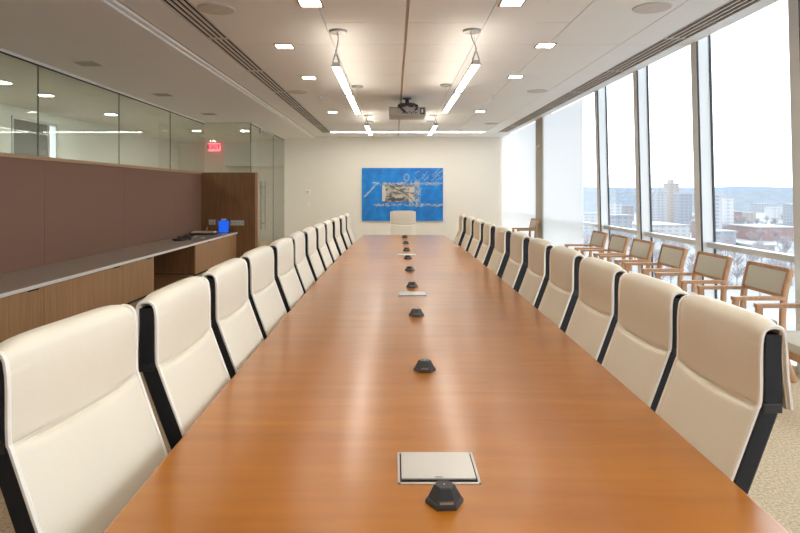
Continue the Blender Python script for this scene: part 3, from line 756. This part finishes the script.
for k in range(10):
    x, z = rp.uniform(.25, .45), rp.uniform(-.2, .2); stroke(mb, [(x + rp.uniform(-.05, .05), z + rp.uniform(-.04, .04)) for _ in range(4)], .007)
mb.build('dark_scribbles', pm('charcoal_stroke', (.07, .055, .06), (.16, .11, .08), 9, .7), pt)

# ------------------------------------------------------------------ the city outside
G0 = -43.5                       # street level
def gpt(px, D): return ((px - 394) / 600 * D)
snow = pm('snowy_ground', (.08, .085, .09), (.46, .47, .49), .035, .9, detail=10)
MB().quad((3.9, -200, G0), (3500, -200, G0), (3500, 5200, G0), (3.9, 5200, G0)).build('ground', snow, kind='structure')
def hill(name, D, base, amp, seed, col, px0, px1):
    rnd = random.Random(seed); ph = [rnd.uniform(0, 6) for _ in range(4)]
    rows = []
    for k in range(81):
        px = px0 + (px1 - px0) * k / 80; x = gpt(px, D)
        h = base + amp * (.5 * math.sin(k * .07 + ph[0]) + .3 * math.sin(k * .19 + ph[1]) + .12 * math.sin(k * .5 + ph[2]) + .06 * math.sin(k * 1.3 + ph[3]))
        rows.append([(x, D - 900, G0 - 1), (x, D - 300, G0 + (h - G0) * .6), (x, D, h), (x, D + 700, G0 - 1)])
    MB().loft(rows, close=False, caps=False).build(name, col, kind='structure', smooth=True)
hill('hills_far', 4200, 22, 16, 2, pm('far_hazed_wooded_hills', (0.181, 0.216, 0.264), (0.207, 0.238, 0.281), .012, 1, detail=8, spec=0), 480, 1000)  # aerial haze put into the colour as a bluish grey
hill('hills_near', 2100, 1, 9, 5, pm('near_hazed_wooded_hills', (.09, .115, .15), (.30, .32, .34), .045, 1, detail=10, spec=0), 480, 1000)  # haze mixed into this colour too, less than on the far ridge

def facade(name, wall, win, sx, sz):
    m, nt, b = new_mat(name)
    tc = N(nt, 'ShaderNodeTexCoord'); sp = N(nt, 'ShaderNodeSeparateXYZ'); nt.links.new(tc.outputs['Object'], sp.inputs[0])
    ad = N(nt, 'ShaderNodeMath', operation='ADD'); nt.links.new(sp.outputs[0], ad.inputs[0]); nt.links.new(sp.outputs[1], ad.inputs[1])
    def band(src, step, lo):
        d = N(nt, 'ShaderNodeMath', operation='DIVIDE'); d.inputs[1].default_value = step; nt.links.new(src, d.inputs[0])
        f = N(nt, 'ShaderNodeMath', operation='FRACT'); nt.links.new(d.outputs[0], f.inputs[0])
        g = N(nt, 'ShaderNodeMath', operation='GREATER_THAN'); g.inputs[1].default_value = lo; nt.links.new(f.outputs[0], g.inputs[0]); return g.outputs[0]
    mu = N(nt, 'ShaderNodeMath', operation='MULTIPLY'); nt.links.new(band(ad.outputs[0], sx, .45), mu.inputs[0]); nt.links.new(band(sp.outputs[2], sz, .5), mu.inputs[1])
    mx = N(nt, 'ShaderNodeMix', data_type='RGBA'); nt.links.new(mu.outputs[0], mx.inputs[0])
    mx.inputs[6].default_value = (*wall, 1); mx.inputs[7].default_value = (*win, 1)
    nt.links.new(mx.outputs[2], b.inputs['Base Color']); b.inputs['Roughness'].default_value = .8
    return m
FM = {'pale': facade('pale_concrete_facade', (0.348, 0.348, 0.359), (0.235, 0.252, 0.293), 6, 3.4), 'grey': facade('grey_facade', (0.259, 0.269, 0.298), (0.186, 0.208, 0.252), 5, 3.4),
      'brick': facade('red_brick_facade', (0.281, 0.186, 0.169), (0.213, 0.186, 0.203), 6, 4), 'tan': facade('tan_facade', (0.337, 0.298, 0.269), (0.235, 0.230, 0.247), 7, 3.6),
      'white': facade('white_facade', (0.426, 0.426, 0.433), (0.309, 0.326, 0.354), 6, 3.6)}  # distance haze painted into wall and window tones, pale with low contrast
roofm = pm('snowy_flat_roof', (0.302, 0.307, 0.320), (0.354, 0.359, 0.367), .1, .9)
BOX = []
def building(px0, px1, y_base, y_top, mat, label, step=False, depth=None):
    D = 27000 / (y_base - 191); x0, x1 = gpt(px0, D), gpt(px1, D); top = 1.5 - (y_top - 191) / 600 * D
    dp = depth or max(14, (x1 - x0) * .6); cx = (x0 + x1) / 2; w = (x1 - x0) / 2
    BOX.append((x0, x1, D, D + dp))
    b = empty('building', (cx, D + dp / 2, G0)); tag(b, label, 'building', 'city buildings outside the windows')
    H = top - G0
    MB().box((-w, -dp / 2, 0), (w, dp / 2, H)).build('walls', FM[mat], b)
    MB().box((-w - .4, -dp / 2 - .4, H - .02), (w + .4, dp / 2 + .4, H + 1.0)).build('roof', roofm, b)
    if step: MB().box((-w * .4, -dp * .3, H + 1), (w * .25, dp * .3, H + 1 + H * .09)).build('roof_plant', FM[mat], b)
    return b
building(668, 679, 226, 184, 'tan', 'tall pale tower with a rooftop block, outside behind the third and fourth armchairs', True)
building(650, 667, 228, 193, 'pale', 'wide pale slab block left of the tall tower outside', True)
building(680, 692, 232, 194, 'grey', 'grey slab block right of the tall tower outside')
building(640, 690, 242, 226, 'white', 'low white block with rows of windows in front of the tall tower outside', depth=60)
building(604, 622, 232, 203, 'white', 'broad white block in the far left clear window')
building(606, 632, 246, 216, 'grey', 'lower grey block in front of the broad white block outside')
building(714, 722, 240, 196, 'pale', 'slim pale tower just right of the middle mullion outside')
building(724, 734, 236, 198, 'white', 'slim white tower beside the slim pale tower outside')
building(712, 736, 250, 232, 'grey', 'low grey building in front of the slim towers outside')
building(733, 742, 226, 212, 'brick', 'small reddish block right of the slim towers outside')
building(757, 800, 241, 228, 'brick', 'long low red-brick building with a snowy roof in the near window', depth=50)
building(751, 775, 252, 246, 'tan', 'very low tan building in front of the red-brick one outside', depth=30)
building(773, 796, 220, 208, 'white', 'pale apartment block beyond the red-brick building outside')
building(741, 756, 222, 213, 'tan', 'small tan block in the distance left of the red-brick building')
building(756, 772, 212, 204, 'pale', 'small pale block on the foot of the hills outside')
building(585, 602, 238, 214, 'pale', 'pale block seen beside the roller shade edge')
building(622, 634, 222, 206, 'tan', 'small tan block far off in the far left clear window')
building(700, 712, 246, 222, 'brick', 'reddish building half hidden by the middle mullion outside')
building(796, 830, 232, 205, 'grey', 'grey building half hidden by the big near mullion outside')
building(850, 900, 236, 200, 'pale', 'broad pale block outside, beyond the right picture edge')
building(920, 980, 244, 222, 'brick', 'low reddish block outside, beyond the right picture edge', depth=40)
building(820, 846, 222, 206, 'white', 'far white block outside, beyond the right picture edge')

# bare winter trees
def tree_mesh(seed):
    rnd = random.Random(seed); mb = MB()
    mb.tube([(0, 0, 0), (.1, 0, 2.5), (0, .1, 5)], [.3, .22, .15], 5)
    for k in range(26):
        a = rnd.uniform(0, 6.28); z = rnd.uniform(2, 5); l = rnd.uniform(2, 4.2)
        p = Vector((0, 0, z)); d = Vector((math.cos(a), math.sin(a), rnd.uniform(.5, 1.4))).normalized(); q = p + d * l * .6
        mb.tube([p, q, p + d * l + Vector((0, 0, .6))], [.10, .07, .03], 3)
        for m in range(4):
            e = Vector((rnd.uniform(-1, 1), rnd.uniform(-1, 1), rnd.uniform(.2, 1.2))); mb.tube([q, q + e * rnd.uniform(.8, 1.8)], [.06, .03], 3)
    return mb
bark = pm('pale_grey_bark', (.24, .22, .23), (.38, .36, .37), .5, .9)  # light grey bark tones mixed by noise
ev = pm('dusty_evergreen', (.14, .18, .17), (.24, .28, .27), .5, .9)
tp = [tree_mesh(s).build('bare_tree', bark) for s in (1, 2, 3)]
rt = random.Random(5)
spots = []
tries = 0
while len(spots) < 270 and tries < 12000:
    tries += 1
    yb = rt.choice([rt.uniform(236, 300), rt.uniform(228, 262), rt.uniform(222, 240)]); px = rt.uniform(585, 800) if rt.random() < .75 else rt.uniform(800, 1050)
    D = 27000 / (yb - 191); x = gpt(px, D)
    if any(a - 10 < x < b + 10 and c - 10 < D < d + 10 for a, b, c, d in BOX): continue
    if any((x - u) ** 2 + (D - v) ** 2 < 13 ** 2 for u, v, _, _ in spots): continue
    spots.append((x, D, px, yb))
for k, (x, D, px, yb) in enumerate(spots):
    o = tp[k % 3] if k < 3 else tp[k % 3].copy()
    if k >= 3: C.objects.link(o)
    o.location = (x, D, G0); s = rt.uniform(1.1, 2.0); o.scale = (s, s, s); o.rotation_euler = (0, 0, rt.uniform(0, 6))
    tag(o, 'leafless winter tree standing in the snowy city outside the windows', 'tree', 'bare trees in the snowy city')

# ------------------------------------------------------------------ sky
w = bpy.data.worlds.new('overcast_sky'); SC.world = w; w.use_nodes = True
nt = w.node_tree; bg = nt.nodes['Background']
tc = N(nt, 'ShaderNodeTexCoord'); sp = N(nt, 'ShaderNodeSeparateXYZ'); nt.links.new(tc.outputs['Generated'], sp.inputs[0])
r = N(nt, 'ShaderNodeValToRGB'); e = r.color_ramp.elements
e[0].position = 0.0; e[0].color = (.82, .87, .94, 1); e[1].position = .6; e[1].color = (.90, .95, 1.0, 1)
nt.links.new(sp.outputs[2], r.inputs[0])
no = N(nt, 'ShaderNodeTexNoise'); no.inputs['Scale'].default_value = 2.5; no.inputs['Detail'].default_value = 5
mp = N(nt, 'ShaderNodeMapping'); mp.inputs['Scale'].default_value = (1, 1, 5); nt.links.new(tc.outputs['Generated'], mp.inputs[0]); nt.links.new(mp.outputs[0], no.inputs[0])
mr = N(nt, 'ShaderNodeMapRange'); mr.inputs[3].default_value = .93; mr.inputs[4].default_value = 1.07; nt.links.new(no.outputs['Fac'], mr.inputs[0])
vm = N(nt, 'ShaderNodeVectorMath', operation='SCALE'); nt.links.new(r.outputs[0], vm.inputs[0]); nt.links.new(mr.outputs[0], vm.inputs[3])
nt.links.new(vm.outputs[0], bg.inputs[0]); bg.inputs[1].default_value = 2.2

# ------------------------------------------------------------------ camera and view
cam = bpy.data.cameras.new('camera'); co = bpy.data.objects.new('camera', cam); C.objects.link(co)
co.location = (0, 0, 1.5); co.rotation_euler = (PI / 2, 0, 0)
cam.sensor_width = 36; cam.lens = 27; cam.shift_x = .0075; cam.shift_y = -.0944; cam.clip_end = 9000; cam.clip_start = .05
SC.camera = co
SC.view_settings.view_transform = 'Standard'; SC.view_settings.look = 'None'; SC.view_settings.gamma = 1; SC.view_settings.use_curve_mapping = False
SC.view_settings.exposure = 0.88
SC.cycles.use_denoising = True; SC.cycles.max_bounces = 12; SC.cycles.diffuse_bounces = 6; SC.cycles.transparent_max_bounces = 24
